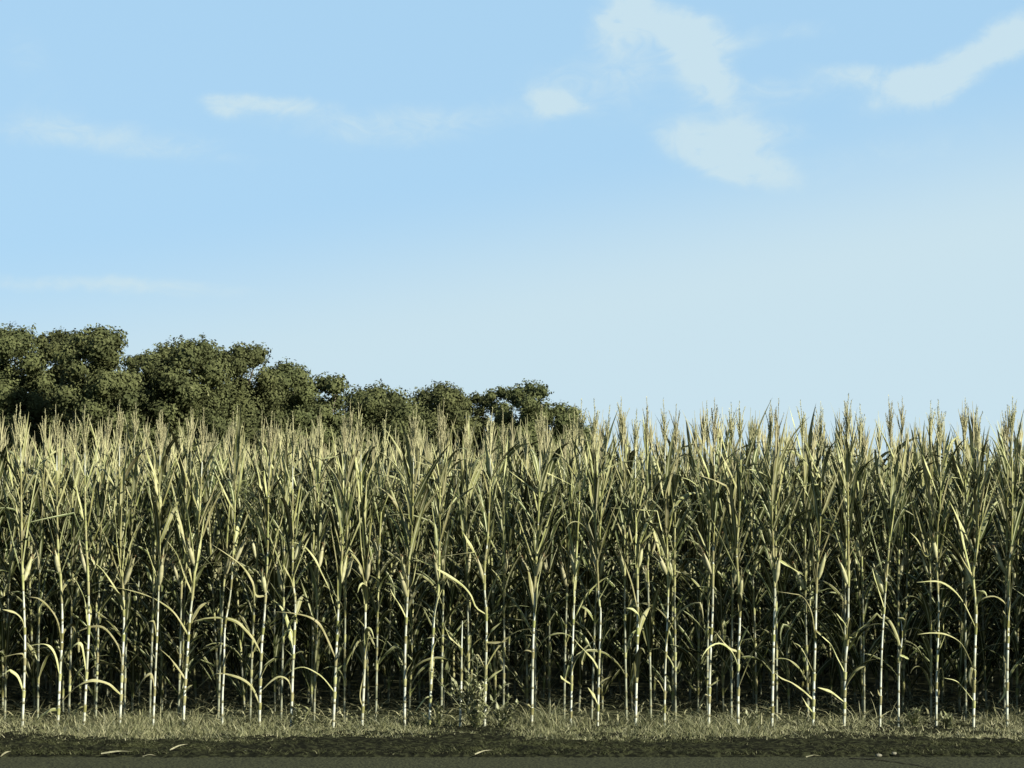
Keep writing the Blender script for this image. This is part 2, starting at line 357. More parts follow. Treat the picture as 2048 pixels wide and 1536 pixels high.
def z1(x, y): return (x / 2.9257, 1050 + y / 2.9257)
def z2(x, y): return (680 + x / 2.9257, 1050 + y / 2.9257)
def z3(x, y): return (1348 + x / 2.9257, 1050 + y / 2.9257)
FRONT = [  # stalk points (root first) in photo pixels, leaves traced from the photo, label
 (z1, [(130,1205),(140,950),(146,700),(140,470),(130,230)], [[(140,600),(130,550),(95,515),(50,500),(15,495)],[(135,970),(110,890),(70,855),(50,850),(0,890)],[(150,780),(130,750),(60,760),(10,775)]], 'corn plant nearest the left edge of the front row, its leaves arching left'),
 (z1, [(338,1205),(350,900),(365,600),(355,320),(340,180)], [[(360,690),(340,560),(290,480),(230,430),(170,420)],[(350,870),(330,770),(300,715),(260,695),(200,700),(155,710)],[(335,1070),(290,1080),(230,1120),(200,1160),(185,1195)]], 'front row corn plant with a broad dry bottom leaf bowed down left into the grass'),
 (z1, [(490,1200),(505,900),(520,600),(515,300),(505,120)], [[(515,600),(510,520),(495,430),(460,350),(435,310)],[(505,860),(495,760),(480,700),(450,690),(410,730),(385,780)],[(490,1055),(460,1070),(420,1120),(360,1175)]], 'slender front row corn plant with a wide pale bottom leaf slanting straight down left'),
 (z1, [(700,1205),(715,850),(725,550),(712,200),(705,0)], [[(725,820),(700,720),(660,650),(610,600),(560,590),(510,600),(450,625),(380,655)],[(705,990),(680,960),(640,925),(570,905),(510,910),(440,950),(390,1000),(355,1045)],[(700,440),(660,340),(600,260),(520,190),(480,160)],[(730,640),(750,590),(778,535)],[(720,880),(750,820),(812,750)],[(715,300),(690,120),(675,-60),(665,-200)],[(720,300),(735,100),(745,-90),(750,-230)],[(715,260),(712,60),(716,-150),(722,-330)]], 'thick front row corn plant with two long left arches under an upright broad leaf bundle'),
 (z1, [(895,1200),(910,850),(925,500),(932,200),(936,0)], [[(905,960),(895,880),(870,870),(830,910),(780,1010)],[(915,650),(905,570),(885,560),(860,575),(838,620)],[(925,320),(890,220),(845,90)]], 'thin straight front row corn plant with two short hooked leaves drooping to its left'),
 (z1, [(1072,1200),(1080,1000),(1095,780),(1110,560),(1130,380),(1150,150),(1160,30)], [[(1078,640),(1030,520),(960,460),(860,410),(760,380),(670,365)],[(1088,900),(1040,830),(990,770),(930,720)],[(1090,770),(1120,740),(1168,680)],[(1080,1000),(1105,955),(1128,935)],[(1115,400),(1085,300),(1030,160),(940,50)]], 'right-leaning front row corn plant whose long leaf reaches left across two neighbours'),
 (z1, [(1300,1195),(1302,1000),(1310,850),(1316,600),(1345,430),(1360,250)], [[(1310,830),(1325,780),(1340,740)],[(1320,540),(1335,480),(1350,420)]], 'weak narrow front row corn plant under the crossing tips of two long arched leaves'),
 (z1, [(1518,1190),(1524,900),(1532,700),(1545,560),(1555,400),(1565,200)], [[(1530,750),(1490,670),(1430,600),(1380,560),(1300,540),(1200,545),(1110,570)],[(1520,1040),(1480,950),(1430,905),(1370,880),(1290,865),(1230,885),(1160,950),(1110,1010)],[(1500,410),(1480,330),(1420,240),(1330,170),(1210,95)],[(1530,900),(1560,830),(1584,798)],[(1550,600),(1570,560),(1595,530)],[(1560,420),(1580,300),(1610,220)]], 'front row corn plant with a flat-topped leaf and a lower hoop-shaped leaf, both reaching left'),
 (z1, [(1703,1190),(1712,900),(1722,650),(1728,450),(1715,330),(1712,150)], [[(1710,990),(1690,910),(1640,885),(1590,910),(1530,970)],[(1725,660),(1710,620),(1690,610),(1650,650),(1630,685)],[(1725,400),(1710,330),(1680,270),(1655,230)],[(1740,320),(1800,100),(1840,30)]], 'front row corn plant with a small closed hoop leaf low on its left side'),
 (z1, [(1950,1195),(1958,1000),(1965,800),(1975,600),(1985,380),(2000,200),(2005,60)], [[(1950,975),(1900,900),(1850,860),(1780,830),(1720,840),(1680,870),(1620,920)],[(1965,780),(1930,690),(1880,590),(1820,540),(1720,515),(1590,505)],[(1975,560),(1930,380),(1880,270),(1840,190),(1770,115),(1690,100)],[(1965,890),(1980,850),(2002,820)],[(1975,640),(1995,580),(2015,540)]], 'front row corn plant with three long leaves bent left in parallel, one over another'),
 (z2, [(128,1200),(145,800),(149,480),(150,300),(145,150),(138,0)], [[(130,1060),(120,1000),(135,900),(145,850)],[(150,800),(160,700),(178,610)],[(150,350),(125,240),(80,170),(50,130)],[(150,330),(165,200),(175,60),(178,-120)],[(148,300),(125,100),(115,-100),(110,-260)],[(148,240),(150,50),(155,-160),(160,-330)]], 'front row corn plant topped by a dense upright sheaf of pale leaves at chest height'),
 (z2, [(378,1150),(380,900),(382,700),(392,480),(400,330),(405,200),(420,80)], [[(388,540),(360,480),(320,420),(295,375)],[(405,380),(430,330),(460,180),(510,50)],[(382,900),(400,840),(435,780)],[(380,650),(420,600),(490,420)]], 'front row corn plant with a left leaf kinked like an elbow'),
 (z2, [(522,1195),(530,1000),(536,850),(545,650),(552,520),(575,400),(580,200)], [[(545,600),(560,500),(590,400),(640,300)],[(530,860),(545,740),(575,670),(630,640)],[(525,1000),(500,1010),(460,1060),(430,1110)],[(525,1140),(505,1115),(470,1095)]], 'front row corn plant with whip-like leaves curving up right, left of the leafy weed'),
 (z2, [(703,1170),(710,900),(712,720),(716,560)], [[(710,720),(670,680),(640,650),(610,580)],[(712,870),(730,840)]], 'snapped corn stalk without a top, standing behind the leafy weed'),
 (z2, [(846,1170),(852,900),(857,690),(856,500),(846,380),(848,220),(862,100)], [[(855,520),(800,480),(770,410),(720,350),(640,295),(560,250),(490,215),(420,190)],[(855,690),(920,690),(985,680)],[(860,680),(890,620),(942,570)],[(855,480),(880,390),(895,360),(950,250),(1040,140),(1190,10)],[(845,850),(810,760),(770,785),(735,825)],[(845,930),(900,880),(960,840)],[(850,340),(790,160),(740,70),(700,0)]], 'sturdy corn plant rising from the leafy weed, one very long leaf pointing up left'),
 (z2, [(1122,1200),(1126,950),(1130,700),(1138,500),(1140,350),(1150,180)], [[(1125,740),(1090,730),(1060,750),(1040,785)],[(1140,560),(1150,480),(1160,350),(1190,200)],[(1120,1070),(1105,1050),(1090,1052)],[(1140,200),(1160,100),(1190,0)]], 'bare straight corn plant right of the leafy weed with one small drooping leaf'),
 (z2, [(1350,1170),(1356,900),(1362,700),(1370,450),(1378,330),(1385,150)], [[(1355,880),(1375,810),(1430,730),(1480,680)],[(1370,420),(1375,340),(1385,280),(1410,200),(1440,140)],[(1352,1090),(1380,1050),(1400,1040)],[(1340,930),(1310,900),(1290,880)]], 'thin front row corn plant with its blades all swept up to the right'),
 (z2, [(1508,1195),(1514,900),(1522,650),(1525,500),(1515,430)], [[(1512,950),(1540,915),(1588,885)],[(1522,730),(1560,640),(1618,562)],[(1505,1050),(1490,1000),(1450,950)],[(1512,840),(1480,780),(1440,740),(1400,700),(1370,665)],[(1520,440),(1570,340),(1595,280)]], 'front row corn plant with an X of short blades crossing its stem halfway up'),
 (z2, [(1730,1160),(1735,900),(1740,700),(1742,500),(1740,300),(1735,100)], [[(1750,600),(1752,540),(1740,510),(1710,490),(1675,485)],[(1738,480),(1710,340),(1670,230),(1620,110)],[(1735,850),(1710,900),(1685,965)],[(1740,210),(1715,100),(1690,0)],[(1740,230),(1755,140),(1765,40)],[(1738,250),(1735,60),(1730,-120)]], 'front row corn plant with upright leaves bundled above a small bent left leaf'),
 (z2, [(1898,1140),(1902,900),(1910,700),(1918,500),(1920,360),(1915,150)], [[(1897,980),(1870,920),(1838,888)],[(1900,1060),(1880,1080),(1810,1150)],[(1922,380),(1945,290),(1950,200)],[(1912,740),(1928,600),(1945,520)]], 'front row corn plant with a short flat pale leaf sloping down left to the grass'),
 (z3, [(203,1180),(209,900),(216,700),(226,500),(228,300),(230,140)], [[(205,1000),(180,990),(155,1040),(125,1110)],[(217,600),(195,600),(180,650),(168,720)],[(215,950),(270,905)]], 'stout front row corn plant with a shoulder-like bent leaf low on its left side'),
 (z3, [(375,1150),(376,950),(378,750),(386,500),(375,300),(365,150),(375,30)], [[(375,960),(400,900),(440,800),(462,752)],[(375,740),(325,720),(280,670),(240,618)],[(388,450),(410,370),(452,235)],[(380,730),(400,670),(438,588)]], 'front row corn plant with two straight blades angled up right like a Y'),
 (z3, [(573,1190),(578,950),(583,700),(588,500),(590,380),(580,150)], [[(583,640),(592,580),(612,500),(635,458)],[(573,1060),(550,1075),(520,1135)],[(588,870),(610,850)],[(572,190),(660,240),(765,300)]], 'front row corn plant whose stem meets the tip of its right neighbour\'s arched leaf'),
 (z3, [(813,1205),(820,900),(828,650),(832,450),(838,250),(850,80)], [[(800,1020),(750,960),(690,920),(630,895),(590,865)],[(815,870),(780,780),(740,710),(700,688)],[(826,640),(810,520),(780,450),(740,410),(690,400),(600,388)],[(808,1095),(780,1050),(745,1000)],[(835,620),(855,640),(870,655)],[(832,360),(815,250),(820,60),(840,-60)]], 'front row corn plant with four left-reaching leaves stepped like ladder rungs'),
 (z3, [(995,1180),(1001,900),(1005,780),(1018,650),(1020,480),(1022,300),(1020,150)], [[(1000,860),(960,780),(920,700),(880,660),(840,630)],[(1000,965),(1040,890),(1080,845),(1120,825)],[(993,1035),(930,980),(880,960),(840,950)],[(1020,610),(990,560),(950,515)],[(1060,660),(1080,620),(1125,580)]], 'front row corn plant forked like a V, left leaf straight and right leaf curved'),
 (z3, [(1205,1140),(1212,850),(1220,650),(1230,500),(1240,350)], [[(1235,330),(1240,260),(1262,200)],[(1205,1000),(1190,960)],[(1232,480),(1190,350),(1160,250)]], 'dull half hidden front row corn plant between the V-forked one and the short withered one'),
 (z3, [(1313,1115),(1316,900),(1322,780),(1336,650),(1330,560)], [[(1336,620),(1355,580),(1345,545),(1308,543)],[(1322,765),(1375,785)]], 'short withered corn stalk without a tassel, its tip folded over like a hook'),
 (z3, [(1535,1190),(1537,900),(1544,700),(1550,500),(1540,300),(1540,50)], [[(1540,920),(1550,860),(1570,850),(1582,1000)],[(1545,620),(1560,520),(1590,460)],[(1540,760),(1560,720),(1590,640)],[(1540,40),(1480,180),(1430,90),(1380,40)]], 'slim upright front row corn plant crossed by the level tips of two arched leaves'),
 (z3, [(1752,1150),(1757,900),(1763,700),(1768,500),(1750,300),(1765,180)], [[(1760,850),(1730,780),(1680,690),(1600,640),(1510,630),(1425,640)],[(1765,600),(1740,540),(1700,460),(1640,380),(1550,330),(1420,335)],[(1752,1030),(1700,960),(1650,910),(1580,895)],[(1755,290),(1705,225),(1660,150),(1600,80),(1540,35)],[(1775,480),(1790,430),(1802,408)],[(1755,380),(1850,300),(1912,228)],[(1775,940),(1790,910),(1805,890)]], 'front row corn plant near the right edge, two long left-bowed leaves with level tips'),
 (z3, [(1948,1120),(1950,900),(1955,650),(1958,450),(1960,250),(1975,80)], [[(1950,920),(1930,990),(1890,1050)],[(1955,650),(1965,500),(1990,250)],[(1950,240),(1980,180),(2010,130)],[(1960,560),(1940,520),(1925,500)]], 'last front row corn plant on the right, wide dry leaf hanging down to the grass'),
]
def place(parts, loc, label, group):
    t = empty('corn_plant', loc); tag(t, label, 'corn plant', group)
    for nm, mb, ms in parts:
        if mb.n: mb.build(nm, ms, t, origin=loc)
    return t
used = []; n_ind = 0
def top_height(px): return 2.48 + 0.065 * max(0, min(1, (px - 900) / 300)) + random.gauss(0, .032)
for zf, sp, lvs, label in FRONT:
    Y = random.uniform(-.03, .05); pts = [at(*zf(*p), Y) for p in sp]; x0 = pts[0].x; pts[0] = Vector((x0, Y, 0.0)); used.append(x0)
    short = ('without a top' in label) or ('without a tassel' in label)
    px0 = zf(*sp[0])[0]; H = top_height(px0); topz = H - random.uniform(.34, .44)
    if short: P = catmull(pts, 14); topz = P[-1].z; H = topz
    else:
        dx = pts[-1].x - pts[-2].x; dz = pts[-1].z - pts[-2].z; k = max(-.06, min(.06, dx / dz if dz else 0)); z = pts[-1].z
        if topz - z > .25: pts.append(Vector((pts[-1].x + k * (topz - z) * .5 + random.gauss(0, .01), Y, z + (topz - z) * .5)))
        pts.append(Vector((pts[-1].x + k * .3 * (topz - pts[-1].z), Y + random.gauss(0, .02), topz))); P = catmull(pts, 24)
    for i in range(1, len(P)):
        if P[i].z <= P[i - 1].z: P[i].z = P[i - 1].z + .005
    tl = []
    for lf in lvs:
        dirY = random.uniform(-.28, .28); b = at(*zf(*lf[0]), Y); q = []
        for p in lf:
            a = at(*zf(*p), Y); yy = Y + dirY * abs(a.x - b.x) - .012; q.append(at(*zf(*p), yy))
        wd = random.uniform(.021, .031)
        L = sum((q[i + 1] - q[i]).length for i in range(len(q) - 1))
        if q[0].z < .3 and 'broad' in label + 'wide': wd = .045
        if q[0].z > 1.1: wd = .036
        tl.append((q, wd))
    parts = corn_geometry(P, H, topz, random.gauss(0, .35), True, traced=tl, r0=.0102 if not ('thin' in label or 'weak' in label or 'short' in label or 'slim' in label) else .0082)
    place(parts, Vector((x0, Y, 0)), label, 'corn plants in the front row'); n_ind += 1

# rows behind: the second row is grown plant by plant, the deeper rows from a set of ten grown plants
short_of = [f[3] for f in FRONT]
LM = [x for x in ['the plant nearest the left edge', 'the one with the bowed bottom leaf', 'the slender one with the slanting bottom leaf', 'the thick one with two left arches',
 'the thin one with two hooked leaves', 'the right-leaning one', 'the weak narrow one', 'the one with the hoop-shaped low leaf', 'the one with the small closed hoop leaf', 'the one with three parallel left leaves',
 'the one with the upright leaf sheaf', 'the one with the elbow leaf', 'the one with two whip-like leaves', 'the snapped stalk', 'the sturdy one rising from the weed', 'the bare straight one right of the weed',
 'the thin one swept to the right', 'the one with the X of blades', 'the one in the bunched pair', 'the one with the sloping pale leaf', 'the stout one with the shoulder leaf', 'the one shaped like a Y',
 'the one with a tucked foot leaf', 'the one with four stepped leaves', 'the V-forked one', 'the dull half hidden one', 'the short withered one', 'the slim one crossed by level tips', 'the one with two level leaf tips', 'the last one on the right']]
SP = .255; ROW = .76
def row_x(k, fixed=()):
    Y = k * ROW; hw = .263 * (15 + Y) + .25; xs = []; x = -hw + random.uniform(0, .1)
    while x < hw: xs.append(x + random.gauss(0, .025)); x += SP * random.uniform(.82, 1.15)
    return Y, xs, hw
far_xy = []
Y1, xs, hw = row_x(1)
fix = [at(358, 1440, Y1).x, at(499, 1440, Y1).x, at(752, 1440, Y1).x, at(1350, 1440, Y1).x, at(1464, 1440, Y1).x]
xs = sorted([x for x in xs if min(abs(x - f) for f in fix) > .13] + fix); seen_lab = {}
for x in xs:
    Yj = Y1 + random.gauss(0, .03); px = 1024 + (x / (15 + Yj)) * FPX; H = top_height(px) + .02; topz = H - random.uniform(.34, .44)
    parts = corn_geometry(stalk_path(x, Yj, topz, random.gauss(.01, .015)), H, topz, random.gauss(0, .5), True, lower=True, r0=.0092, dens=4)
    pf = x * 15 / (15 + Yj)      # where its stalk shows in the front row
    i = min(range(len(used)), key=lambda j: abs(used[j] - pf)); rel = 'showing just right of' if pf > used[i] else 'showing just left of'
    key = (i, rel); c_ = seen_lab.get(key, 0); seen_lab[key] = c_ + 1
    lab = 'second row corn plant %s %s' % (rel, LM[i])
    if c_: lab = 'second row corn plant a step further %s %s' % ('right of' if 'right' in rel else 'left of', LM[i])
    lab = lab.replace('corn plant a step', 'plant a step').replace('the one with the bowed bottom leaf', 'the bowed-leaf one').replace('the thin one with two hooked leaves', 'the one with two hooked leaves').replace('the bare straight one right of the weed', 'the bare one beside the weed')
    place(parts, Vector((x, Yj, 0)), lab, 'corn plants in the second row'); n_ind += 1
protos = []; parr = []
for k in range(10):
    H = 2.47 + random.gauss(0, .05); topz = H - random.uniform(.34, .44)
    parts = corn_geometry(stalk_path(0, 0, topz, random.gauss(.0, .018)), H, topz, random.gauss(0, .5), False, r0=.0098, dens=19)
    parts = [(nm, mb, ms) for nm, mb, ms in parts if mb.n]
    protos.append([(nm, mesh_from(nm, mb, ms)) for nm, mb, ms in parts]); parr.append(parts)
for k in range(2, 9):
    Y, xs, hw = row_x(k)
    for x in sorted(xs, key=abs):
        Yj = Y + random.gauss(0, .04)
        if n_ind >= 300: far_xy.append((x, Yj)); continue
        px = 1024 + (x / (15 + Yj)) * FPX
        t = empty('corn_plant', (x, Yj, 0)); n_ind += 1
        t.rotation_euler = (random.gauss(0, .02), random.gauss(0, .03), random.choice([0, math.pi]) + random.gauss(0, .35))
        s_ = (top_height(px)) / 2.47; t.scale = (1, 1, s_)
        if px < 560: wh = 'under the tall left-hand trees'; g = 'a'
        elif px < 1150: wh = 'under the lower treeline'; g = 'b'
        else: wh = 'its tassel rising into open sky'; g = 'c'
        dp = {2: 'third', 3: 'fourth', 4: 'fifth', 5: 'sixth', 6: 'seventh', 7: 'eighth', 8: 'ninth'}[k]
        tag(t, 'shaded corn plant in the %s row back, %s' % (dp, wh), 'corn plant', 'corn plants in the %s row back, %s' % (dp, wh))
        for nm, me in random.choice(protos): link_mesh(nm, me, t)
# everything deeper, and the field's continuation past both sides of the frame: one mass
for k in range(0, 9):
    Y = k * ROW; hw = .263 * (15 + Y) + .25
    for sgn in (-1, 1):
        x = hw + .12
        while x < hw + 3.2: far_xy.append((sgn * x, Y + random.gauss(0, .03))); x += SP * random.uniform(.85, 1.15)
for k in range(9, 34):
    Y = k * ROW; hw = .263 * (15 + Y) + 3; x = -hw
    st = SP if k < 20 else SP * 1.4
    while x < hw: far_xy.append((x + random.gauss(0, .03), Y + random.gauss(0, .04))); x += st * random.uniform(.85, 1.15)
arrs = []
MATS = [M['shade_toned_stalk'], M['node'], M['leaf'], M['tassel'], M['husk'], M['silk']]
for parts in parr:
    V = []; F = []; MI = []; T = []; RB = []; n = 0
    for nm, mb, ms in parts:
        off = {'stalk': 0, 'leaf': 2, 'tassel': 3, 'ear': 4}[nm]
        V += [tuple(p) for p in mb.v]; T += mb.tone; RB += mb.rib
        for f, mi in zip(mb.f, mb.m):
            f = tuple(i + n for i in f); f = f if len(f) == 4 else (f[0], f[1], f[2], f[2]); F.append(f); MI.append(mi + off)
        n += mb.n
    F = np.array(F); MI = np.array(MI); good = F[:, 2] != F[:, 3]
    arrs.append((np.array(V), F[good], MI[good], np.array(T), np.array(RB)))
VV = []; FF = []; MM = []; TT = []; RR = []; n = 0
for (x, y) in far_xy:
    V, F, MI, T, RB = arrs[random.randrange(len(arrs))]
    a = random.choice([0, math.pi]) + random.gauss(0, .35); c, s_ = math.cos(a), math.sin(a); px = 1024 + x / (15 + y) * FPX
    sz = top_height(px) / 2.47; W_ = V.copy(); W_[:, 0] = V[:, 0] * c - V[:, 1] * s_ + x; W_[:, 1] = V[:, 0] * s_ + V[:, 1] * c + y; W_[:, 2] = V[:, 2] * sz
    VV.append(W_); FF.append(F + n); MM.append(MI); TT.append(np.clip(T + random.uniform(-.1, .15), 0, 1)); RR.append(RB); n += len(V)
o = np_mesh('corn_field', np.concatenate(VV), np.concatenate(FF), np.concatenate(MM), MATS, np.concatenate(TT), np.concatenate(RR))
tag(o, 'dense standing corn filling the depth of the field behind the nearer rows', 'corn field', kind='stuff')

# ------------------------------------------------------------------ ground, road, verge
def ground_pt(px, py, z=0.0):
    x, y, zz = pix_ray(px, py); k = (CAM[2] - z) / -zz; return Vector((CAM[0] + x * k, CAM[1] + y * k, z))
YR = ground_pt(1024, 1511).y; YG = ground_pt(1024, 1490).y
def sheet(name, x0, x1, ys, zs, m, nx=1, jit=0.0):
    vs = []; fs = []; 
    for j, (y, z) in enumerate(zip(ys, zs)):
        for i in range(nx + 1):
            yy = y + (rng.normal(0, jit) if jit and 0 < i < nx and j == len(ys) - 1 else 0); vs.append((x0 + (x1 - x0) * i / nx, yy, z))
    w = nx + 1
    for j in range(len(ys) - 1):
        for i in range(nx): fs.append((j * w + i, j * w + i + 1, (j + 1) * w + i + 1, (j + 1) * w + i))
    mb = MB(); mb.add(vs, fs); o = mb.build(name, m, smooth=False); tag(o, kind='structure'); return o
sheet('ground', -1500, 1500, [-1500, -60, -12, 60, 300, 1500], [-.012] * 6, M['soil'])
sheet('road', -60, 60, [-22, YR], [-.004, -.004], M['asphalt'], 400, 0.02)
# uneven soil shoulder with its own relief, from the road edge to the first stalks
nx, ny = 420, 26; xs_ = np.linspace(-9, 9, nx); ys_ = np.linspace(YR - .07, .45, ny); vs = []
for j, y in enumerate(ys_):
    for i, x in enumerate(xs_):
        edge = min(1, (y - YR + .07) / .12) ; z = .006 + edge * (.018 + .012 * math.sin(x * 3.1 + y * 5) * math.sin(y * 7 + x) + rng.normal(0, .007)) - (.02 if j in (0,) else 0)
        vs.append((x, y + (rng.normal(0, .02) if j < 2 else 0), z if j else -.006))
fs = [(j * nx + i, j * nx + i + 1, (j + 1) * nx + i + 1, (j + 1) * nx + i) for j in range(ny - 1) for i in range(nx - 1)]
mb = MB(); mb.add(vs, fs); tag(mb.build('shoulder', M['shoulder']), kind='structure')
# crack wandering across the road at the right
mb = MB(); P = [at(x, y, 0) for x, y in ((1715, 1517), (1760, 1520), (1800, 1526), (1850, 1534), (1900, 1545))]
def ground_pt(px, py, z=0.0):
    x, y, zz = pix_ray(px, py); k = (CAM[2] - z) / -zz; return Vector((CAM[0] + x * k, CAM[1] + y * k, z))
P = [ground_pt(x, y) for x, y in ((1700, 1516), (1750, 1519), (1800, 1525), (1850, 1533), (1900, 1545), (1960, 1560))]
P = catmull(P, 30); vs = []
for i, p in enumerate(P):
    w = .018 * (1 + .4 * math.sin(i * 1.7)); vs += [(p.x, p.y - w, 0.0005), (p.x, p.y + w, 0.0005)]
mb = MB(); mb.add(vs, [(2 * i, 2 * i + 2, 2 * i + 3, 2 * i + 1) for i in range(len(P) - 1)]); tag(mb.build('road_crack', M['crack'], smooth=False), kind='structure')

def grass_mass(name, x, y, h, w, lean, tone, m, label):
    n = len(x); a = rng.uniform(0, 2 * np.pi, n); fa = rng.uniform(0, 2 * np.pi, n)
    dx, dy = np.cos(a), np.sin(a); sx, sy = np.cos(fa), np.sin(fa); V = np.zeros((n, 7, 3)); 
    for j, (t, ww) in enumerate(((0, 1), (.4, .9), (.75, .6))):
        off = lean * h * t ** 1.8; z = h * (t - .25 * np.minimum(lean, 1.6) * t ** 2)
        for k, s_ in enumerate((-.5, .5)):
            V[:, j * 2 + k] = np.stack([x + dx * off + sx * w * ww * s_, y + dy * off + sy * w * ww * s_, z + .008], 1)
    V[:, 6] = np.stack([x + dx * lean * h, y + dy * lean * h, h * (1 - .25 * np.minimum(lean, 1.6)) + .008], 1)
    b = (np.arange(n) * 7)[:, None]
    F = np.concatenate([b + np.array([0, 1, 3, 2]), b + np.array([2, 3, 5, 4])]); T3 = b + np.array([4, 5, 6])
    Vt = V.reshape(-1, 3); tn = np.repeat(tone, 7)
    F4 = np.concatenate([F, np.concatenate([T3, T3[:, 2:]], 1)])
    # blade tips: make a thin quad instead of a triangle
    extra = V[:, 6] + np.stack([sx * .0006, sy * .0006, np.zeros(n)], 1); Vt = np.concatenate([Vt, extra]); tn = np.concatenate([tn, tone])
    F4[2 * n:, 3] = F4[2 * n:, 2]; F4[2 * n:, 2] = len(V.reshape(-1, 3)) + np.arange(n)
    o = np_mesh(name, Vt, F4, None, m, tn, np.zeros(len(Vt))); tag(o, label, 'grass', kind='stuff'); return o
def patch(x, y): return .5 + .5 * np.sin(x * 1.7 + 1.3 * np.sin(y * 3 + x * .7)) * np.sin(x * .63 + 2)
N = 120000; gx = rng.uniform(-5.6, 5.6, N); gy = np.where(rng.random(N) < .8, rng.normal(YG * .3, abs(YG) * .42, N), rng.uniform(YG, .4, N))
keep = (gy > YG + .02 + .07 * np.sin(gx * 2.2) + .05 * np.sin(gx * 5.3 + 1) + rng.normal(0, .06, N)) & (gy < .55); gx, gy = gx[keep], gy[keep]; N = len(gx)
pt = patch(gx, gy); fade = np.clip((gy - YG + .05) / .35, .25, 1)
gh = (rng.gamma(4, .013, N) + .02) * (0.65 + .6 * pt) * fade; gh = gh * (.7 + .7 * (np.sin(gx * 4.1 + 2 * np.sin(gx * 1.3)) * .5 + .5) ** 2) * np.where(gy < 0, .50, .66) * (1 + .5 * np.sin(gx * 9 + 3 * np.sin(gx * 2.3))**2 * (gy > -.1)); gh = np.where(rng.random(N) < .03, gh * 2.3, gh)
rt = np.clip((gx - .8) / 3, 0, 1); lt = np.clip((-gx - 1.6) / 1.5, 0, 1)
tone = np.where(rng.random(N) < .18 + .30 * rt + .18 * lt, rng.uniform(.5, 1, N), rng.uniform(0, .25, N))
grass_mass('verge_grass', gx, gy, np.clip(gh, .015, .28), rng.uniform(.003, .0075, N), rng.uniform(.2, 1.3, N), tone, M['grass'], 'low matted green and straw grass along the foot of the corn')
N = 60000; gx = rng.uniform(-6, 6, N); gy = rng.uniform(YR - .02, YG + .12, N); kp = rng.random(N) < np.where(gx < -2.2 + .4 * np.sin(gy * 9), 1.0, .8); gx, gy = gx[kp], gy[kp]; N = len(gx)
grass_mass('shoulder_grass', gx, gy, rng.uniform(.01, .04, N), rng.uniform(.003, .006, N), rng.uniform(.6, 2.0, N), np.where(rng.random(N) < .05, .6, rng.uniform(0, .12, N)), M['low_grass'], 'sparse flattened grass on the dark road shoulder')

N = 5000; gx = rng.uniform(-6, 6, N); gy = rng.uniform(.1, 3.5, N)
grass_mass('leaf_litter', gx, gy, rng.uniform(.03, .14, N), rng.uniform(.006, .016, N), rng.uniform(1.0, 3.0, N), rng.uniform(0, .9, N), M['grass'], 'dead leaf litter and stubble on the soil between the corn stalks')
# leafy weed among the stalks
def weed(cx, cy, H, nst, spread, lw, label, group=None, name='weed_plant'):
    t = empty(name, (cx, cy, 0)); tag(t, label, 'weed', group); o = Vector((cx, cy, 0)); st = MB(); lf = MB()
    for k in range(nst):
        a = random.uniform(0, 6.28); th = R(random.uniform(2, spread)); h = H * random.uniform(.55, 1); P = [o.copy()]; q = o.copy()
        for j in range(6):
            q = q + Vector((math.cos(a) * math.sin(th * (1 + .1 * j)), math.sin(a) * math.sin(th) * .6, math.cos(th))) * h / 6 + Vector((random.gauss(0, .006), 0, 0)); P.append(q.copy())
        tube(st, P, [.004 * (1 - j / 8) for j in range(7)], 5, 0)
        for j in range(1, 7):
            for m_ in range(7):
                c = P[j - 1].lerp(P[j], random.random()); b = random.uniform(0, 6.28); L = lw * random.uniform(.5, 1.2)
                ribbon(lf, blade_path(c, b, L, R(random.uniform(15, 70)), R(random.uniform(0, 50)), 1.2, 4), L * .36, .25, tone=random.choice([0, 0, .2, .5, .9]), base_w=.3)
    st.build('stem', M['weed'], t, origin=o); lf.build('foliage', M['weed'], t, origin=o)
weed(at(955, 1450, -.12).x, -.12, .56, 13, 40, .065, 'bushy leafy weed growing at the foot of the snapped corn stalk')
weed(at(1005, 1450, -.05).x, -.05, .27, 5, 34, .055, 'lower leafy weed right of the bushy leafy weed')
weed(at(880, 1455, -.08).x, -.08, .30, 3, 16, .05, 'thin upright weed stem just left of the bushy leafy weed')
weed(at(812, 1455, .1).x, .1, .22, 3, 22, .04, 'small weed clump at the foot of the plant with the elbow leaf')
weed(at(598, 1455, -.05).x, -.05, .20, 4, 30, .05, 'small weed in the grass right of the small closed hoop leaf plant')
weed(at(1832, 1450, -.02).x, -.02, .18, 4, 25, .06, 'tuft of weed between the withered stalk and the slim plant')
weed(at(1900, 1455, -.08).x, -.08, .16, 4, 35, .06, 'low weed tuft just right of the slim plant near the right side')
weed(at(1505, 1450, .02).x, .02, .14, 3, 30, .05, 'small weed right of the Y-shaped plant')

# dry straws and stones on the shoulder
def straw(p0, p1, w, label, bend=.01):
    a = ground_pt(*p0, .028); b = ground_pt(*p1, .028); m_ = a.lerp(b, .5) + Vector((0, 0, bend)); mb = MB()
    ribbon(mb, catmull([a, m_, b], 8), w * .6, .5, .5, wave=.1, base_w=.8, side=Vector((0, 1, .5)).normalized()); o = mb.build('dry_leaf', M['straw'], origin=a); o.location = a; tag(o, label, 'dry leaf', 'dry leaves fallen on the road shoulder')
straw((202, 1506), (268, 1503), .028, 'long pale dry leaf lying flat on the shoulder, left of centre')
straw((1, 1514), (22, 1502), .022, 'short dry leaf at the left edge of the road shoulder')
straw((285, 1512), (312, 1511), .022, 'small dry leaf at the road edge, right of the long pale one')
straw((340, 1500), (375, 1488), .018, 'dry leaf slanting up right below the grass')
straw((950, 1508), (985, 1500), .018, 'dry leaf on the shoulder below the bushy weed')
